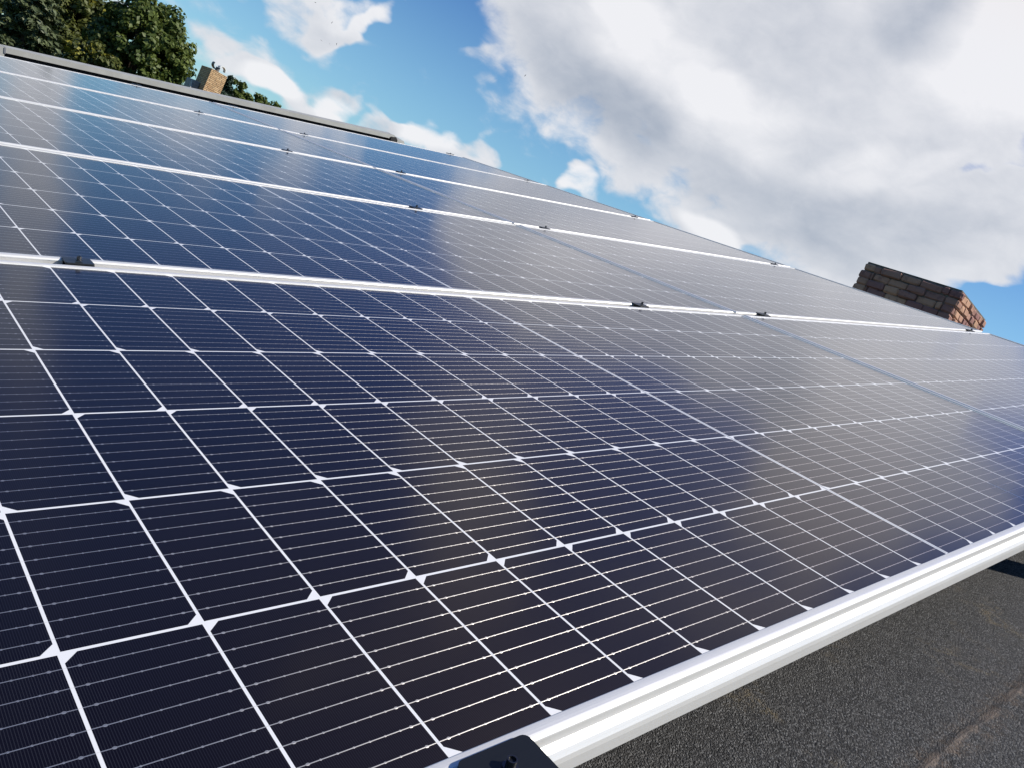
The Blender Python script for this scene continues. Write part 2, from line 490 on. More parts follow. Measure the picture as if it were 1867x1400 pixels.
def mat_leaf(name, dark, light, rough=0.55, trans=0.25, accent=None, af=0.0, scale=0.7):
    m, nt, bs = material(name)
    N, L = nt.nodes, nt.links
    g = N.new('ShaderNodeNewGeometry'); r = V(nt, g.outputs['Random Per Island'])
    co, X, Y, Z = objco(nt)
    n = noise(nt, co, scale, 3, 0.5).step(0.35, 0.65)
    c = mixc(nt, (r * 0.6 + n * 0.4), dark, light)
    if accent is not None:
        sel = noise(nt, co, scale * 0.8, 2, 0.5).step(0.62 - af, 0.72 - af) * r.gt(0.35)
        c = mixc(nt, sel, c, accent)
    setin(nt, bs, 'Base Color', c); setin(nt, bs, 'Roughness', rough)
    bs.inputs['Specular IOR Level'].default_value = 0.35
    tr = N.new('ShaderNodeBsdfTranslucent'); L.new(c, tr.inputs[0])
    mx = N.new('ShaderNodeMixShader'); mx.inputs[0].default_value = trans
    L.new(bs.outputs[0], mx.inputs[1]); L.new(tr.outputs[0], mx.inputs[2])
    L.new(mx.outputs[0], N['Material Output'].inputs[0])
    return m

def mat_brick(name, c1, c2, c3, moss=0.0):
    m, nt, bs = material(name)
    N, L = nt.nodes, nt.links
    g = N.new('ShaderNodeNewGeometry'); r = V(nt, g.outputs['Random Per Island'])
    co, X, Y, Z = objco(nt)
    n = noise(nt, co, 22.0, 5, 0.65); n2 = noise(nt, co, 90.0, 3, 0.6)
    c = mixc(nt, r, c1, c2)
    c = mixc(nt, n.step(0.5, 0.75) * 0.7, c, c3)
    if moss:
        c = mixc(nt, noise(nt, co, 9.0, 4, 0.6).step(0.55, 0.68) * moss, c, (0.075, 0.085, 0.02))
    setin(nt, bs, 'Base Color', c); bs.inputs['Roughness'].default_value = 0.9
    L.new(bump(nt, n * 0.7 + n2 * 0.3, 0.8, 0.006), bs.inputs['Normal'])
    return m

M_LAM = mat_laminate()
M_FRAME = mat_metal('anodised aluminium', (0.76, 0.75, 0.725), 0.38, 0.36, 0.2)
M_BLACK = mat_metal('black anodised aluminium', (0.020, 0.023, 0.026), 0.34, 0.5, 0.3)
M_STEEL = mat_metal('blackened bolt steel', (0.10, 0.10, 0.105), 0.25, 0.9)
M_SOCKET = mat_plain('bolt socket black', (0.006, 0.006, 0.007), 0.4, 0.1)
M_FELT = mat_felt()
M_TRIM = mat_plain('weathered zinc trim', (0.36, 0.36, 0.335), 0.55, 0.10, 9.0, 0.4, 0.2, 0.001)
M_UPSTAND = mat_plain('black bitumen upstand', (0.012, 0.012, 0.013), 0.8, 0.3, 40.0)
M_LEAD = mat_plain('grey lead', (0.16, 0.165, 0.18), 0.5, 0.3, 12.0)
M_MORTAR = mat_plain('mortar', (0.15, 0.125, 0.10), 0.95, 0.3, 30.0, 0.3, 0.6, 0.004)
M_CLINKER = mat_brick('rough clinker brick', (0.25, 0.115, 0.10), (0.54, 0.31, 0.19), (0.13, 0.06, 0.06), 0.05)
M_YELLOWBRICK = mat_brick('yellow brick', (0.48, 0.30, 0.15), (0.64, 0.44, 0.24), (0.36, 0.18, 0.10))
M_REDBRICK = mat_brick('house brick', (0.26, 0.12, 0.07), (0.34, 0.17, 0.10), (0.16, 0.08, 0.06))
M_TILE = mat_plain('clay roof tiles', (0.16, 0.07, 0.045), 0.8, 0.35, 14.0, 0.4, 0.5, 0.01)
M_CAPM = mat_plain('pale lime mortar', (0.42, 0.40, 0.36), 0.9, 0.15, 30.0)
M_WINDOW = mat_plain('dark window glass', (0.02, 0.024, 0.03), 0.06, 0.1, 3.0, 0.8)
M_WHITE = mat_plain('white paint', (0.72, 0.72, 0.70), 0.5, 0.06)
M_BARK = mat_plain('bark', (0.075, 0.055, 0.04), 0.95, 0.4, 5.0, 0.3, 0.8, 0.05)
M_GRASS = mat_plain('grass', (0.045, 0.075, 0.022), 0.95, 0.4, 0.6, 0.2)
M_PIPE = mat_plain('dark grey plastic', (0.05, 0.052, 0.055), 0.45, 0.15)
M_BIRD = mat_plain('dark feathers', (0.03, 0.03, 0.035), 0.7, 0.2)

# ------------------------------------------------------------------ ground and the house we stand on
PU, PV = 2.1028, 1.0572            # panel spacing up the slope / along the ridge
CELLA, CELLB = 0.08541, 0.168
ROOF_N = -0.12                     # felt surface below the glass plane
RIDGE_U, EAVE_U = 3.24, -1.62
V_NEAR, V_FAR = -3.2, 6.50
GROUND_Z = -4.3

bm = bmesh.new()
gs = 3000.0
n = 24
grid = [[bm.verts.new(((i / n - .5) * gs, (j / n - .5) * gs + 200, GROUND_Z)) for j in range(n + 1)] for i in range(n + 1)]
for i in range(n):
    for j in range(n):
        bm.faces.new((grid[i][j], grid[i + 1][j], grid[i + 1][j + 1], grid[i][j + 1]))
tag(bm_obj('ground', bm, M_GRASS), kind='structure')

rp = P(RIDGE_U, 0, ROOF_N)                     # ridge point
ep = P(EAVE_U, 0, ROOF_N)
house = empty('house', (rp.x, (V_NEAR + V_FAR) / 2, GROUND_Z))
tag(house, 'house with a low dark grey mineral felt roof that carries all the solar panels', 'house')
HL = Vector(house.location)
def unplace(o):        # world-space mesh data under a translated parent
    o.parent = house; o.location = o.location - HL
    return o

# roof slabs: the near slope keeps the slope frame so that its material is laid along it
def roof_slab(name, sgn):
    bm = bmesh.new()
    L = (RIDGE_U - EAVE_U)
    laps = [V_NEAR, -1.1235, -0.1235, 0.8765, 1.8765, 2.8765, 3.8765, 4.8765, 5.8765, V_FAR]
    rnd = random.Random(4)
    # the sheets, each lapping 4 mm over its neighbour, with a slightly uneven edge
    seg = 60
    prev = None
    rows = []
    for li, v in enumerate(laps):
        edge = []
        for s in range(seg + 1):
            u = EAVE_U + L * s / seg
            j = 0 if li in (0, len(laps) - 1) else rnd.uniform(-.0025, .0025)
            edge.append((u, v + j))
        rows.append(edge)
    for li in range(len(laps) - 1):
        a, b = rows[li], rows[li + 1]
        h0, h1 = 0.0, 0.0035
        va = [bm.verts.new((u, v, h0)) for u, v in a]
        vb = [bm.verts.new((u, v, h1)) for u, v in b]
        for s in range(seg): bm.faces.new((va[s], va[s + 1], vb[s + 1], vb[s]))
        if li < len(laps) - 2:
            vc = [bm.verts.new((u, v + .009, 0.0)) for u, v in b]
            for s in range(seg): bm.faces.new((vb[s], vb[s + 1], vc[s + 1], vc[s]))
    box(bm, EAVE_U, RIDGE_U, V_NEAR, V_FAR, -0.16, -0.002)
    o = bm_obj(name, bm, M_FELT, house)
    if sgn > 0:
        o.location = P(0, 0, ROOF_N) - HL; o.rotation_euler = ROOT_ROT
    else:
        q = P(0, 0, ROOF_N)
        o.location = Vector((2 * rp.x - q.x, 0, q.z)) - HL
        o.rotation_euler = (0, TILT, 0); o.scale = (-1, 1, 1)
    return o
roof = roof_slab('roof', 1)
roof2 = roof_slab('roof', -1)

# walls
wx0, wx1 = ep.x + 0.35, 2 * rp.x - ep.x - 0.35
bm = bmesh.new()
yA, yB = V_NEAR + 0.25, V_FAR - 0.25
topz = ep.z + math.tan(TILT) * 0.35 - 0.20
gz = rp.z - 0.20
for y in (yA, yB):
    pass
pts = [(wx0, GROUND_Z), (wx1, GROUND_Z), (wx1, topz), (rp.x, gz), (wx0, topz)]
fa = [bm.verts.new((x, yA, z)) for x, z in pts]; fb = [bm.verts.new((x, yB, z)) for x, z in pts]
bm.faces.new(fa); bm.faces.new(fb[::-1])
for i in range(5):
    j = (i + 1) % 5
    bm.faces.new((fa[i], fb[i], fb[j], fa[j]))
unplace(bm_obj('wall', bm, M_REDBRICK))
for y0 in (0.0, 3.0):
    bm = bmesh.new(); box(bm, wx0 - 0.02, wx0 + 0.05, y0 + .1, y0 + 1.5, -3.0, -1.7)
    w = unplace(bm_obj('window', bm, M_WINDOW))
    bm = bmesh.new()
    for a in ((y0 + .04, y0 + .1, -3.06, -1.64), (y0 + 1.5, y0 + 1.56, -3.06, -1.64), (y0 + .1, y0 + 1.5, -3.06, -3.0), (y0 + .1, y0 + 1.5, -1.7, -1.64)):
        box(bm, wx0 - 0.035, wx0 + 0.05, *a)
    f = bm_obj('frame', bm, M_WHITE); f.parent = w; 
# gutter at the eave
bm = bmesh.new()
prof = []
for i in range(9):
    a = math.pi + math.pi * i / 8
    prof.append((EAVE_U - 0.07 + 0.06 * math.cos(a), -0.05 + 0.06 * math.sin(a)))
for i in range(9):
    a = 2 * math.pi - math.pi * i / 8
    prof.append((EAVE_U - 0.07 + 0.056 * math.cos(a), -0.05 + 0.056 * math.sin(a)))
ring0 = [bm.verts.new((s, V_NEAR, z)) for s, z in prof]; ring1 = [bm.verts.new((s, V_FAR, z)) for s, z in prof]
for i in range(len(prof)):
    j = (i + 1) % len(prof); bm.faces.new((ring0[i], ring0[j], ring1[j], ring1[i]))
o = bm_obj('gutter', bm, M_TRIM, house); o.location = P(0, 0, ROOF_N) - HL; o.rotation_euler = ROOT_ROT

# metal edging along the far gable, in two lengths, over a black upstand
def trim(u0, u1, nb, first):
    bm = bmesh.new()
    prof = [(6.38, -0.012), (6.52, -0.006), (6.52, -0.16), (6.505, -0.16), (6.505, -0.020), (6.392, -0.026), (6.392, nb), (6.38, nb)]
    prism(bm, prof, 'x', u0, u1)
    o = bm_obj('gable_trim', bm, M_TRIM, house)
    o.location = P(0, 0, 0) - HL; o.rotation_euler = ROOT_ROT
    return o
t1 = trim(EAVE_U, 0.088, -0.080, True); t2 = trim(0.092, RIDGE_U - 0.05, -0.047, False)
for o in (t1, t2):
    pass
bm = bmesh.new()
prism(bm, [(6.43, -0.13), (6.50, -0.13), (6.50, -0.028), (6.43, -0.028)], 'x', EAVE_U, RIDGE_U - 0.05)
o = bm_obj('upstand', bm, M_UPSTAND, house); o.location = P(0, 0, 0) - HL; o.rotation_euler = ROOT_ROT
bm = bmesh.new()
box(bm, 0.084, 0.096, 6.376, 6.379, -0.052, -0.014, 0.001)
o = bm_obj('joint_strip', bm, M_LEAD, t2)
# folded end piece where the edging meets the ridge
bm = bmesh.new()
prism(bm, [(6.37, -0.03), (6.53, -0.006), (6.53, -0.12), (6.37, -0.12)], 'x', RIDGE_U - 0.10, RIDGE_U - 0.02)
bmesh.ops.bevel(bm, geom=bm.edges[:], offset=0.008, segments=2, affect='EDGES')
o = bm_obj('trim_end', bm, M_UPSTAND, house); o.location = P(0, 0, 0) - HL; o.rotation_euler = ROOT_ROT
bm = bmesh.new()
prism(bm, [(6.37, -0.045), (6.52, -0.028), (6.52, -0.12), (6.37, -0.12)], 'x', RIDGE_U - 0.02, RIDGE_U + 0.05, ends1=[0.0, 0.0, 0.05, 0.05])
o = bm_obj('ridge_cap', bm, M_TRIM, house); o.location = P(0, 0, 0) - HL; o.rotation_euler = ROOT_ROT

# ------------------------------------------------------------------ solar panels
FW, FL = 1.0335, PU - 0.012        # outer width (along v) and length (along u)
HX, HY = FL / 2, FW / 2
LIP = 0.0125
# section of the frame: (distance inward from the outer edge, height)
SECT = [(LIP, -0.0040), (LIP, 0.0018), (LIP - 0.0007, 0.0023), (LIP - 0.0030, 0.0026), (0.0075, 0.0027), (0.0050, 0.0025), (0.0033, 0.0019), (0.0020, 0.0010), (0.0012, -0.0001),
        (0.0010, -0.0014), (0.0018, -0.0024), (0.0026, -0.0108),
        (-0.0016, -0.0148), (-0.0040, -0.0196), (-0.0046, -0.0238), (-0.0040, -0.0246), (-0.0040, -0.0350), (0.026, -0.0350), (0.026, -0.0335), (0.0035, -0.0335), (0.0035, -0.0040)]

def frame_mesh():
    bm = bmesh.new()
    corners = [(-1, -1), (1, -1), (1, 1), (-1, 1)]
    rings = []
    for cx, cy in corners:
        rings.append([bm.verts.new((cx * (HX - d), cy * (HY - d), z)) for d, z in SECT])
    n = len(SECT)
    for c in range(4):
        a, b = rings[c], rings[(c + 1) % 4]
        for i in range(n):
            j = (i + 1) % n
            bm.faces.new((a[i], b[i], b[j], a[j]))
    bmesh.ops.recalc_face_normals(bm, faces=bm.faces)
    me = bpy.data.meshes.new('frame'); bm.to_mesh(me); bm.free()
    me.materials.append(M_FRAME)
    return me
FRAME_ME = frame_mesh()

bm = bmesh.new()
box(bm, -HX + 0.004, HX - 0.004, -HY + 0.004, HY - 0.004, -0.0048, 0.0)
LAM_ME = bpy.data.meshes.new('glass_and_cells'); bm.to_mesh(LAM_ME); bm.free(); LAM_ME.materials.append(M_LAM)
bm = bmesh.new()
box(bm, -0.055, 0.055, -0.035, 0.035, -0.028, -0.005, 0.002)
JB_ME = bpy.data.meshes.new('junction_box'); bm.to_mesh(JB_ME); bm.free(); JB_ME.materials.append(M_PIPE)

ROWN = ['in the row nearest the camera', 'in the second row from the camera', 'in the third row from the camera',
        'in the fourth row from the camera', 'in the farthest row, beside the grey gable edging']
PANEL_LABELS = [
    ['solar panel filling the foreground, with the black end clamp on its near edge', 'solar panel at the right, ridge half of the row nearest the camera'],
    ['solar panel just behind the foreground one, on the lower left half of the second row', 'solar panel in the second row, upslope half ending below the big brick chimney'],
    ['solar panel in the third row, lower left half', 'solar panel in the third row, upslope half that reaches the ridge'],
    ['solar panel in the fourth row, lower left half', 'solar panel in the fourth row, upslope half that reaches the ridge'],
    ['solar panel in the farthest row, lower half below the trees and gable edging', 'solar panel in the farthest row, upslope half ending past the end of the gable edging']]
def v_mid(r): return r * PV + 3 * CELLB
prng = random.Random(21)
for r in range(5):
    for c in range(2):
        loc = P(c * PU, v_mid(r), -0.035)
        jit = (prng.uniform(-.0011, .0011), prng.uniform(-.0007, .0007))
        root = empty('solar_panel', loc, (jit[0], -TILT + jit[1], 0.0))
        if (r, c) == (0, 0): root.rotation_euler = ROOT_ROT
        tag(root, PANEL_LABELS[r][c], 'solar panel', 'solar panels laid on the roof in two columns')
        for me in (FRAME_ME, LAM_ME):
            o = bpy.data.objects.new(me.name, me); COL.objects.link(o); o.parent = root; o.location = (0, 0, 0.035)

# rails under the panels, running along the roof
RAIL_U = [-0.735, 0.595, 1.205, 2.965]
RAIL_LABEL = ['hidden aluminium mounting rail under the clamps nearest the eave', 'aluminium mounting rail under the second line of clamps from the eave',
              'aluminium mounting rail under the third line of clamps from the eave', 'aluminium mounting rail under the clamps nearest the ridge']
for i, u in enumerate(RAIL_U):
    bm = bmesh.new()
    box(bm, u - .02, u + .02, 0.02, 5 * PV - 0.08, -0.077, -0.037, 0.002)
    for v in np.arange(0.35, 5.3, 0.98):
        box(bm, u - .03, u + .03, v - .05, v + .05, -0.119, -0.078)
    o = bm_obj('mounting_rail', bm, M_FRAME, rot=ROOT_ROT)
    tag(o, RAIL_LABEL[i], 'rail', 'mounting rails under the panels')

# ------------------------------------------------------------------ clamps
def plate_mesh(w, d0, d1, t, zb, rad, legs):
    """plate with rounded corners; w along u, from d0 to d1 along v, top at t"""
    bm = bmesh.new()
    pts = []
    for cx, cy, a0 in ((w / 2 - rad, d1 - rad, 0), (-w / 2 + rad, d1 - rad, 90), (-w / 2 + rad, d0 + rad, 180), (w / 2 - rad, d0 + rad, 270)):
        for k in range(5):
            a = R(a0 + 90 * k / 4); pts.append((cx + rad * math.cos(a), cy + rad * math.sin(a)))
    top = [bm.verts.new((x, y, t)) for x, y in pts]; bot = [bm.verts.new((x, y, zb)) for x, y in pts]
    bm.faces.new(top); bm.faces.new(bot[::-1])
    for i in range(len(pts)):
        j = (i + 1) % len(pts); bm.faces.new((top[i], bot[i], bot[j], top[j]))
    bmesh.ops.bevel(bm, geom=[e for e in bm.edges if e.verts[0].co.z == t and e.verts[1].co.z == t], offset=0.0005, segments=2, affect='EDGES')
    for (x0, x1, y0, y1, z0, z1) in legs: box(bm, x0, x1, y0, y1, z0, z1)
    bmesh.ops.recalc_face_normals(bm, faces=bm.faces)
    me = bpy.data.meshes.new('plate'); bm.to_mesh(me); bm.free(); me.materials.append(M_BLACK)
    return me
def bolt_meshes(zb):
    bm = bmesh.new()
    cyl(bm, (0, 0), 0.0050, zb, zb + 0.0012, 24)                        # washer
    vs = cyl(bm, (0, 0), 0.0033, zb + 0.0012, zb + 0.0064, 24)
    topf = [f for f in bm.faces if f.normal.z > .9 and abs(f.calc_center_median().z - (zb + .0064)) < 1e-4]
    res = bmesh.ops.inset_region(bm, faces=topf, thickness=0.0009)
    r2 = bmesh.ops.inset_region(bm, faces=topf, thickness=0.0003, depth=-0.003)
    bmesh.ops.recalc_face_normals(bm, faces=bm.faces)
    me = bpy.data.meshes.new('bolt'); bm.to_mesh(me); bm.free(); me.materials.append(M_STEEL)
    bm = bmesh.new(); cyl(bm, (0, 0), 0.0024, zb + 0.0038, zb + 0.0050, 6)
    me2 = bpy.data.meshes.new('hex_socket'); bm.to_mesh(me2); bm.free(); me2.materials.append(M_SOCKET)
    return me, me2
GAP0 = 3 * CELLB + HY               # far edge of the frame in its row
GAP1 = PV + 3 * CELLB - HY
GC_V = (GAP0 + GAP1) / 2
gw = (GAP1 - GAP0) / 2
MID = plate_mesh(0.039, -gw + 0.001, gw + 0.008, 0.0046, 0.0022, 0.002,
                 [(-0.0195, 0.0195, -gw + .002, -gw + .0045, -0.036, 0.0026), (-0.0195, 0.0195, gw - .0045, gw - .002, -0.036, 0.0028)])
BOLT, SOCK = bolt_meshes(0.0062)
END = plate_mesh(0.056, -0.038, 0.0050, 0.0062, 0.0024, 0.005,
                 [(-0.028, 0.028, -0.034 + .0005, -0.0305, -0.036, 0.0028)])
def clamp(name, me, u, v, dy, label, cat, group, boltdy):
    root = empty(name, P(u, v, 0), ROOT_ROT)
    tag(root, label, cat, group)
    for m_, off in ((me, 0), (BOLT, boltdy)):
        o = bpy.data.objects.new(m_.name, m_); COL.objects.link(o); o.parent = root; o.location = (0, off, 0)
        if m_ is BOLT:
            s = bpy.data.objects.new('hex_socket', SOCK); COL.objects.link(s); s.parent = o
    return root
SEAM = ['first seam from the camera', 'second seam from the camera', 'third seam from the camera', 'fourth seam from the camera']
POS = ['the leftmost black clamp', 'black clamp left of the panel column joint', 'black clamp right of the panel column joint', 'black clamp closest to the ridge']
for r in range(4):
    for i, u in enumerate(RAIL_U):
        if i == 0 and r > 0:
            pass
        lab = '%s on the %s' % (POS[i], SEAM[r])
        clamp('mid_clamp', MID, u + prng.uniform(-.01, .01), r * PV + GC_V, 0, lab, 'clamp', 'black clamps between the panel rows', 0.0)
clamp('end_clamp', END, -0.748, 3 * CELLB - HY, 0, 'black end clamp with silver-rimmed bolt on the bottom edge of the photo', 'clamp', 'end clamps', -0.0125)
for i, u in enumerate(RAIL_U):
    if i in (0,): continue
    rt = clamp('end_clamp', END, u + (0.06 if i == 3 else 0), 4 * PV + GAP0, 0,
               ['', 'tiny black end clamp on the farthest frame edge, left of the column joint', 'tiny black end clamp on the farthest frame edge, right of the column joint',
                'tiny black end clamp on the farthest frame edge against the white cloud'][i], 'clamp', 'end clamps', -0.0125)
    rt.rotation_euler = (Matrix.Rotation(-TILT, 4, 'Y') @ Matrix.Rotation(math.pi, 4, 'Z')).to_euler()

# vent pipe standing beside the array, just outside the picture; its shadow falls under the near frame
vp = empty('vent_pipe', P(0.66, -0.195, ROOF_N))
tag(vp, 'dark vent pipe on the felt roof whose shadow falls under the near frame', 'pipe')
bm = bmesh.new(); cyl(bm, (0, 0), 0.034, -0.03, 0.40, 28)
bm_obj('pipe', bm, M_PIPE, vp, smooth=False)
bm = bmesh.new(); cyl(bm, (0, 0), 0.045, 0.36, 0.42, 28, 0.040)
bm_obj('cap', bm, M_PIPE, vp)
bm = bmesh.new(); cyl(bm, (0, 0), 0.075, -0.035, 0.03, 28, 0.036)
bm_obj('collar', bm, M_LEAD, vp)

# ------------------------------------------------------------------ chimneys
def bricks(bm, x0, x1, y0, y1, z0, z1, ch, bl_, depth, joint, jit, rnd, rot=0.012, bev=0.006):
    """a shell of separately laid bricks round the rectangle"""
    z = z0; c = 0
    while z < z1 - ch * 0.4:
        zt = min(z + ch, z1)
        for side in range(4):
            a0, a1 = (x0, x1) if side in (0, 2) else (y0, y1)
            if side in (0, 2): a, e = a0, a1
            else: a, e = a0 + depth, a1 - depth
            bl = bl_[side % 2]
            t = a - (bl / 2 if (c % 2) else 0)
            while t < e - 0.01:
                tn = t + bl * rnd.uniform(0.8, 1.2)
                s0, s1 = max(t, a), min(tn, e)
                if s1 - s0 > 0.02:
                    o = rnd.uniform(-jit, jit); h = rnd.uniform(-jit * .3, jit * .3)
                    if side == 0: b = (s0 + joint, s1 - joint, y0 - o, y0 + depth)
                    elif side == 2: b = (s0 + joint, s1 - joint, y1 - depth, y1 + o)
                    elif side == 1: b = (x1 - depth, x1 + o, s0 + joint, s1 - joint)
                    else: b = (x0 - o, x0 + depth, s0 + joint, s1 - joint)
                    n0 = len(bm.verts)
                    box(bm, *b, z + joint + h, zt - joint + h, bev, 1)
                    bm.verts.ensure_lookup_table()
                    cx = (b[0] + b[1]) / 2; cy = (b[2] + b[3]) / 2; cz = (z + zt) / 2
                    m = Matrix.Translation((cx, cy, cz)) @ Matrix.Rotation(rnd.uniform(-rot, rot), 4, 'Z') @ Matrix.Rotation(rnd.uniform(-rot, rot), 4, 'X') @ Matrix.Translation((-cx, -cy, -cz))
                    for v in bm.verts[n0:]:
                        v.co = m @ v.co + Vector((rnd.uniform(-1, 1), rnd.uniform(-1, 1), rnd.uniform(-1, 1))) * jit * 0.35
                t = tn
        z += ch; c += 1

rnd = random.Random(5)
ch = empty('brick_chimney', (5.37, 2.29, 0.1))
tag(ch, 'short wide chimney of rough dark clinker bricks rising behind the ridge at the right', 'chimney')
O = Vector(ch.location)
bm = bmesh.new()
bricks(bm, 5.0 - O.x, 5.757 - O.x, 1.905 - O.y, 2.665 - O.y, -0.30, 1.452 - O.z, 0.0584, (0.094, 0.145), 0.09, 0.0018, 0.009, rnd, 0.02, 0.010)
bm_obj('brickwork', bm, M_CLINKER, ch)
bm = bmesh.new()
box(bm, 5.016 - O.x, 5.741 - O.x, 1.921 - O.y, 2.649 - O.y, -0.32, 1.446 - O.z)
bm_obj('mortar_core', bm, M_MORTAR, ch)

# the yellow chimney on a neighbouring house far behind
nh = empty('neighbour_house', (11.0, 30.5, GROUND_Z))
tag(nh, 'neighbouring brick house behind the gable, hidden except for the base of its chimney flashing', 'house')
bm = bmesh.new()
hx, hy, hz, rz = 3.6, 5.0, 3.7, 5.35
pts = [(-hx, 0), (hx, 0), (hx, hz), (0, rz - .1), (-hx, hz)]
fa = [bm.verts.new((x, -hy, z)) for x, z in pts]; fb = [bm.verts.new((x, hy, z)) for x, z in pts]
bm.faces.new(fa); bm.faces.new(fb[::-1])
for i in range(5):
    j = (i + 1) % 5; bm.faces.new((fa[i], fb[i], fb[j], fa[j]))
bm_obj('wall', bm, M_YELLOWBRICK, nh)
bm = bmesh.new()
for s in (-1, 1):
    a = [(0, rz), (s * (hx + .35), hz - .16), (s * (hx + .35), hz - .26), (0, rz - .12)]
    v0 = [bm.verts.new((x, -hy - .25, z)) for x, z in a]; v1 = [bm.verts.new((x, hy + .25, z)) for x, z in a]
    for i in range(4):
        j = (i + 1) % 4; bm.faces.new((v0[i], v0[j], v1[j], v1[i]))
    bm.faces.new(v0); bm.faces.new(v1[::-1])
bm_obj('roof', bm, M_TILE, nh)
for xx in (-2.2, 1.0):
    bm = bmesh.new(); box(bm, xx, xx + 1.2, -hy - .03, -hy + .02, 1.0, 2.2)
    bm_obj('window', bm, M_WINDOW, nh)

yc = empty('brick_chimney', (9.50, 28.29, 0.2))
tag(yc, 'narrow yellow brick chimney with a metal cowl, in front of the trees beyond the gable', 'chimney')
O = Vector(yc.location)
bm = bmesh.new()
bricks(bm, 9.215 - O.x, 9.785 - O.x, 27.83 - O.y, 28.75 - O.y, -0.4, 2.235 - O.z, 0.0545, (0.215, 0.215), 0.09, 0.0065, 0.003, random.Random(8), 0.004, 0.003)
bm_obj('brickwork', bm, M_YELLOWBRICK, yc)
bm = bmesh.new()
box(bm, 9.225 - O.x, 9.775 - O.x, 27.838 - O.y, 28.742 - O.y, -0.4, 2.222 - O.z)
bm_obj('mortar_core', bm, M_MORTAR, yc)
# (the stack is moved as a whole at the end)
# cowl: two bent metal strips on a short pipe
bm = bmesh.new(); cyl(bm, (9.47 - O.x, 28.05 - O.y), 0.065, 2.20 - O.z, 2.37 - O.z, 16)
bm_obj('flue_pipe', bm, M_LEAD, yc)
def strip(bm, cx, cy, z0, rad, a0, a1, w, t):
    k = 10; prev = None
    for i in range(k + 1):
        a = R(a0 + (a1 - a0) * i / k)
        c0 = (cx + rad * math.cos(a), z0 + rad * math.sin(a)); c1 = (cx + (rad + t) * math.cos(a), z0 + (rad + t) * math.sin(a))
        q = [bm.verts.new((c0[0], cy - w / 2, c0[1])), bm.verts.new((c0[0], cy + w / 2, c0[1])), bm.verts.new((c1[0], cy + w / 2, c1[1])), bm.verts.new((c1[0], cy - w / 2, c1[1]))]
        if prev:
            for m_ in range(4):
                n_ = (m_ + 1) % 4; bm.faces.new((prev[m_], prev[n_], q[n_], q[m_]))
        prev = q
bm = bmesh.new(); strip(bm, 9.36 - O.x, 27.99 - O.y, 2.40 - O.z, 0.10, 150, 350, 0.16, 0.03)
bm_obj('cowl_scoop', bm, M_SOCKET, yc)
bm = bmesh.new(); strip(bm, 9.57 - O.x, 28.0 - O.y, 2.34 - O.z, 0.11, -10, 150, 0.2, 0.025)
bm_obj('cowl_hood', bm, M_WHITE, yc)
bm = bmesh.new()
box(bm, 8.98 - O.x, 9.21 - O.x, 28.2 - O.y, 28.9 - O.y, -0.4, 1.66 - O.z, 0.03)
bm_obj('lead_shoulder', bm, M_LEAD, yc)
bm = bmesh.new()
prism(bm, [(28.0 - O.y, 1.32 - O.z), (28.1 - O.y, 1.36 - O.z), (28.3 - O.y, 1.60 - O.z), (28.3 - O.y, 1.0 - O.z), (27.80 - O.y, 1.0 - O.z)], 'x', 8.93 - O.x, 8.965 - O.x)
bm_obj('flashing', bm, M_CAPM, yc)
yc.location = (9.63, 28.29, 0.15)

# ------------------------------------------------------------------ trees
def tube(pts, rads, seg=8):
    vs, fs = [], []
    for i, (p, r) in enumerate(zip(pts, rads)):
        p = Vector(p)
        d = (Vector(pts[min(i + 1, len(pts) - 1)]) - Vector(pts[max(i - 1, 0)])).normalized()
        a = d.orthogonal().normalized(); b = d.cross(a)
        for k in range(seg):
            t = 2 * math.pi * k / seg
            vs.append(tuple(p + (a * math.cos(t) + b * math.sin(t)) * r))
        if i:
            for k in range(seg):
                k2 = (k + 1) % seg
                fs.append(((i - 1) * seg + k, (i - 1) * seg + k2, i * seg + k2, i * seg + k))
    return vs, fs

def leaf_mesh(name, pos, nrm, size, mat, long=1.5, droop=0.0):
    """one small folded leaf (two triangles) per point"""
    n = len(pos)
    up = RNG.normal(size=(n, 3)); up[:, 2] -= droop
    nr = nrm + RNG.normal(size=(n, 3)) * 0.55
    nr /= np.linalg.norm(nr, axis=1)[:, None]
    ta = np.cross(nr, up); ta /= (np.linalg.norm(ta, axis=1)[:, None] + 1e-9)
    tb = np.cross(nr, ta)
    s = (size * RNG.uniform(0.6, 1.35, n))[:, None]
    a = pos - tb * s * long * .5; c = pos + tb * s * long * .5
    b = pos + ta * s * .5 + nr * s * .12; d = pos - ta * s * .5 + nr * s * .12
    co = np.stack([a, b, c, d], 1).reshape(-1, 3)
    idx = np.arange(n)[:, None] * 4 + np.array([[0, 1, 2, 0, 2, 3]])
    me = bpy.data.meshes.new(name)
    me.vertices.add(len(co)); me.vertices.foreach_set('co', co.astype(np.float32).ravel())
    me.loops.add(idx.size); me.loops.foreach_set('vertex_index', idx.astype(np.int32).ravel())
    me.polygons.add(2 * n); me.polygons.foreach_set('loop_start', np.arange(0, idx.size, 3, dtype=np.int32))
    me.polygons.foreach_set('loop_total', np.full(2 * n, 3, np.int32))
    me.update(calc_edges=True); me.validate()
    me.materials.append(mat)
    return me

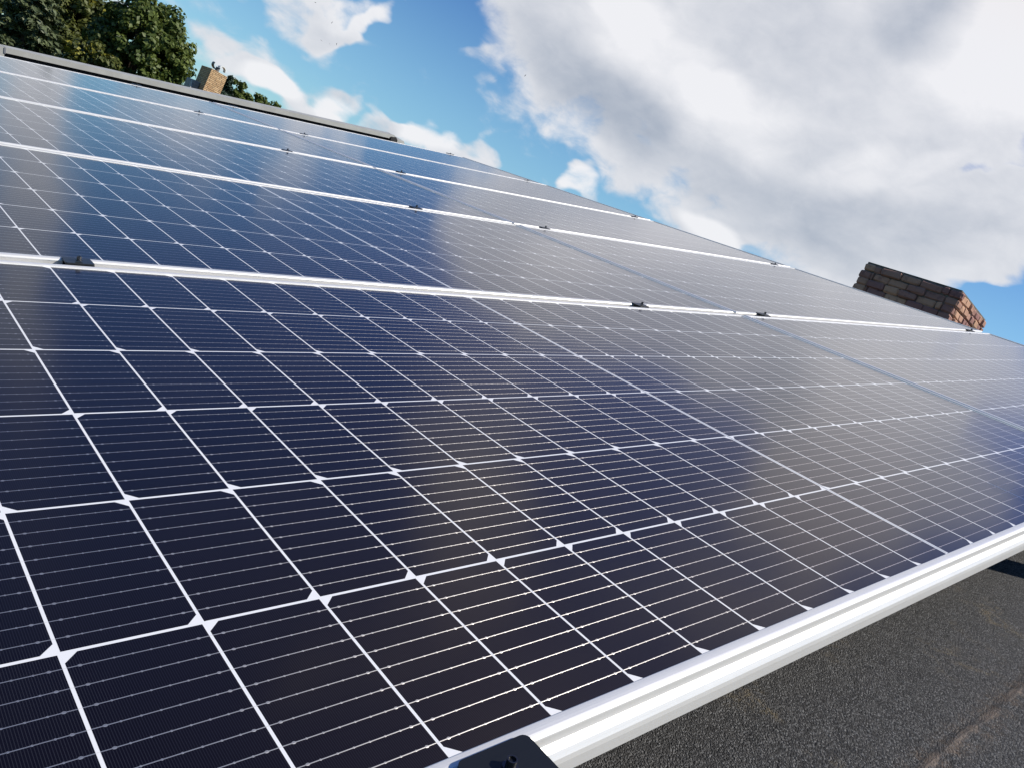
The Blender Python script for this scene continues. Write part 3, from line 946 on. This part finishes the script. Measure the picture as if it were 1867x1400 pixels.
def crown_points(center, rx, ry, rz, clumps, per, csize, seed, fill=0.25):
    g = np.random.default_rng(seed)
    P_, N_ = [], []
    d = g.normal(size=(clumps, 3)); d /= np.linalg.norm(d, axis=1)[:, None]
    rad = g.uniform(0.45, 1.0, clumps) ** 0.6
    cc = d * rad[:, None] * np.array([rx, ry, rz])
    cs = csize * g.uniform(0.55, 1.35, clumps)
    for c, s in zip(cc, cs):
        q = g.normal(size=(per, 3)); q /= np.linalg.norm(q, axis=1)[:, None]
        rr = g.uniform(0.55, 1.08, per)[:, None]
        P_.append(c + q * rr * s * np.array([1, 1, .8])); N_.append(q)
    pos = np.concatenate(P_) + np.array(center); nr = np.concatenate(N_)
    nr[:, 2] += 0.35
    return pos, nr

def broad_tree(label, x, y, zc, rx, ry, rz, mat, clumps, per, csize, leaf, seed, group='trees behind the house', name='broadleaf_tree', lean=0.0):
    root = empty(name, (x, y, GROUND_Z)); tag(root, label, 'tree', group)
    h = zc - GROUND_Z
    pos, nr = crown_points((0, 0, h), rx, ry, rz, clumps, per, csize, seed)
    me = leaf_mesh('crown', pos, nr, leaf, mat)
    o = link_mesh('crown', me, mat, root)
    rd = random.Random(seed)
    vs, fs = tube([(0, 0, -.1), (.05, 0, h * .3), (0, .05, h * .6), (0, 0, h + rz * .4)], [.28, .22, .17, .05])
    for k in range(7):
        a = rd.uniform(0, 6.28); z0 = h * rd.uniform(.45, .9); l = rd.uniform(.5, .85)
        e = (math.cos(a) * rx * l, math.sin(a) * ry * l, h + rd.uniform(-.2, .6) * rz)
        v2, f2 = tube([(0, 0, z0), (e[0] * .5, e[1] * .5, (z0 + e[2]) / 2 + .1), e], [.11, .07, .02], 6)
        off = len(vs); vs += v2; fs += [tuple(i + off for i in f) for f in f2]
    me = bpy.data.meshes.new('trunk'); me.from_pydata(vs, [], fs); me.materials.append(M_BARK)
    link_mesh('trunk', me, M_BARK, root)
    return root

def spruce(label, x, y, top, rbase, mat, seed, whorls=34, group='trees behind the house', leaf=0.13, zlow=1.0, name='spruce_tree'):
    root = empty(name, (x, y, GROUND_Z)); tag(root, label, 'tree', group)
    H = top - GROUND_Z; g = np.random.default_rng(seed)
    pos, nr = [], []
    for w in range(whorls):
        t = w / (whorls - 1)
        z = zlow + (H - zlow) * t; r = rbase * (1 - t) ** 0.85 + 0.12
        nb = int(9 + 5 * (1 - t))
        for b in range(nb):
            a = g.uniform(0, 6.283); ll = r * g.uniform(.72, 1.1)
            m = int(90 * ll / rbase) + 18
            s = g.uniform(0.1, 1, m) ** .7
            side = g.normal(size=m) * .13 * ll * (1.05 - s * .6)
            drop = -0.32 * ll * s ** 1.6 + 0.13 * ll * s ** 5 - np.abs(side) * .4
            px = np.cos(a) * ll * s - np.sin(a) * side; py = np.sin(a) * ll * s + np.cos(a) * side
            pz = z + drop + g.normal(size=m) * .04
            pos.append(np.stack([px, py, pz], 1))
            nn = np.stack([np.cos(a) * np.ones(m) * .5, np.sin(a) * np.ones(m) * .5, np.ones(m)], 1); nr.append(nn)
    pos = np.concatenate(pos); nr = np.concatenate(nr)
    me = leaf_mesh('crown', pos, nr, leaf, mat, 2.0, 0.8)
    link_mesh('crown', me, mat, root)
    vs, fs = tube([(0, 0, -.1), (0, 0, H * .5), (0, 0, H)], [.22, .13, .02])
    me = bpy.data.meshes.new('trunk'); me.from_pydata(vs, [], fs); me.materials.append(M_BARK)
    link_mesh('trunk', me, M_BARK, root)
    return root

M_OAK = mat_leaf('oak leaves', (0.032, 0.056, 0.011), (0.135, 0.170, 0.036), accent=(0.16, 0.10, 0.025), af=-0.06)
M_YEL = mat_leaf('turning leaves', (0.036, 0.050, 0.012), (0.125, 0.140, 0.030), accent=(0.30, 0.27, 0.03), af=0.07, scale=0.5)
M_SPR = mat_leaf('spruce needles', (0.030, 0.046, 0.021), (0.120, 0.145, 0.062), trans=0.1)
M_BLU = mat_leaf('blue spruce needles', (0.06, 0.085, 0.08), (0.15, 0.19, 0.17), trans=0.1)
M_BUSH = mat_leaf('hedge leaves', (0.045, 0.070, 0.012), (0.125, 0.160, 0.030))
M_DKC = mat_leaf('dark conifer needles', (0.020, 0.040, 0.028), (0.05, 0.08, 0.05), trans=0.1)
M_ORG = mat_leaf('orange autumn leaves', (0.22, 0.09, 0.02), (0.42, 0.20, 0.03))

broad_tree('large round dark green oak left of the yellow chimney', 13.1, 47.4, 2.45, 2.35, 2.35, 2.75, M_OAK, 210, 150, 0.50, 0.17, 3)
broad_tree('green tree turning yellow between the spruce and the round oak', 11.4, 55.5, 2.3, 2.7, 2.5, 3.2, M_YEL, 190, 140, 0.62, 0.19, 5)
broad_tree('small yellow-green tree in front of the round oak at its left foot', 10.9, 46.0, 0.6, 1.2, 1.2, 1.5, M_YEL, 50, 130, 0.36, 0.15, 15)
spruce('tall spruce with drooping dark branches near the left edge of the photo', 7.1, 42.2, 4.3, 2.6, M_SPR, 6, 30)
spruce('pale blue-green spruce at the very left edge of the photo', 7.6, 60.0, 5.2, 2.2, M_BLU, 9, 26)
broad_tree('orange autumn tree at the left edge low behind the gable edging', 6.5, 50.5, -0.9, 1.2, 1.2, 1.3, M_ORG, 40, 120, 0.36, 0.16, 12)
broad_tree('olive tree filling the gap behind the tall spruce', 9.6, 66.0, 1.6, 3.6, 3.0, 3.6, M_YEL, 150, 130, 0.8, 0.24, 19)
spruce('small thin conifer tip directly right of the yellow chimney', 17.25, 46.1, 3.62, 0.95, M_DKC, 13, 15, zlow=4.8, leaf=0.12)
broad_tree('rounded bush tree right of the yellow chimney, tallest of the low green row', 18.2, 47.0, 2.50, 1.25, 1.1, 1.15, M_BUSH, 60, 120, 0.27, 0.12, 23, 'low green row of shrubs', 'bush_tree')
broad_tree('middle shrub of the low green row above the gable edging', 19.3, 47.4, 2.78, 1.15, 0.9, 0.85, M_BUSH, 40, 110, 0.24, 0.12, 24, 'low green row of shrubs', 'bush_tree')
broad_tree('last and lowest shrub of the green row above the gable edging', 20.4, 47.2, 3.06, 0.95, 0.7, 0.62, M_BUSH, 30, 100, 0.22, 0.11, 25, 'low green row of shrubs', 'bush_tree')

# ------------------------------------------------------------------ birds
CAMP = Vector((-1.11752, -0.26206, 0.05713))
def bird(px_dir, dist, span, bank, label):
    loc = CAMP + Vector(px_dir).normalized() * dist
    bm = bmesh.new()
    prof = [(-.5, .0), (-.38, .07), (-.1, .11), (.2, .09), (.36, .05), (.5, .0)]
    rings = []
    for x, r in prof:
        rings.append([bm.verts.new((0.5 * x, 0.5 * r * math.cos(t) + 0.0, 0.5 * r * math.sin(t))) for t in [k * math.pi / 3 for k in range(6)]])
    for a, b in zip(rings, rings[1:]):
        for k in range(6):
            bm.faces.new((a[k], a[(k + 1) % 6], b[(k + 1) % 6], b[k]))
    bmesh.ops.remove_doubles(bm, verts=bm.verts, dist=1e-5)
    for s in (-1, 1):
        pts = [(.08, .03, .01), (-.10, .03, .01), (-.13, .28, .09), (.05, .27, .10), (-.16, .52, .03)]
        t = [bm.verts.new((x, s * y, z)) for x, y, z in pts]; b = [bm.verts.new((x, s * y, z - .012)) for x, y, z in pts]
        for q in ((0, 1, 2, 3), (3, 2, 4)):
            bm.faces.new([t[i] for i in q]); bm.faces.new([b[i] for i in q][::-1])
        for i, j in ((0, 1), (1, 2), (2, 4), (4, 3), (3, 0)): bm.faces.new((t[i], b[i], b[j], t[j]))
    for v in bm.verts: v.co *= span
    o = bm_obj('bird', bm, M_BIRD, loc=loc, rot=bank)
    tag(o, label, 'bird', 'birds high in the sky')

bird((0.40603, 0.89509, 0.18428), 90.0, 0.34, (0.0, -0.2, 0.0), 'dark bird nearest the top edge of the photo')
bird((0.42761, 0.89096, 0.15279), 90.0, 0.34, (0.3, -0.2, 0.7), 'bird left in the group of three below the small cloud')
bird((0.43587, 0.88673, 0.15403), 90.0, 0.27, (0.6, -0.2, 1.4), 'bird in the middle of the group of three below the small cloud')
bird((0.44131, 0.88343, 0.15748), 90.0, 0.27, (0.9, -0.2, 2.1), 'bird right in the group of three below the small cloud')
bird((0.60565, 0.76312, 0.22545), 90.0, 0.27, (1.2, -0.2, 2.8), 'lone bird by the lower edge of the big cloud')
bird((0.42813, 0.88661, 0.175), 90.0, 0.27, (1.5, -0.2, 3.5), 'bird below the small cloud, just above the group of three')

bpy.context.view_layer.update()
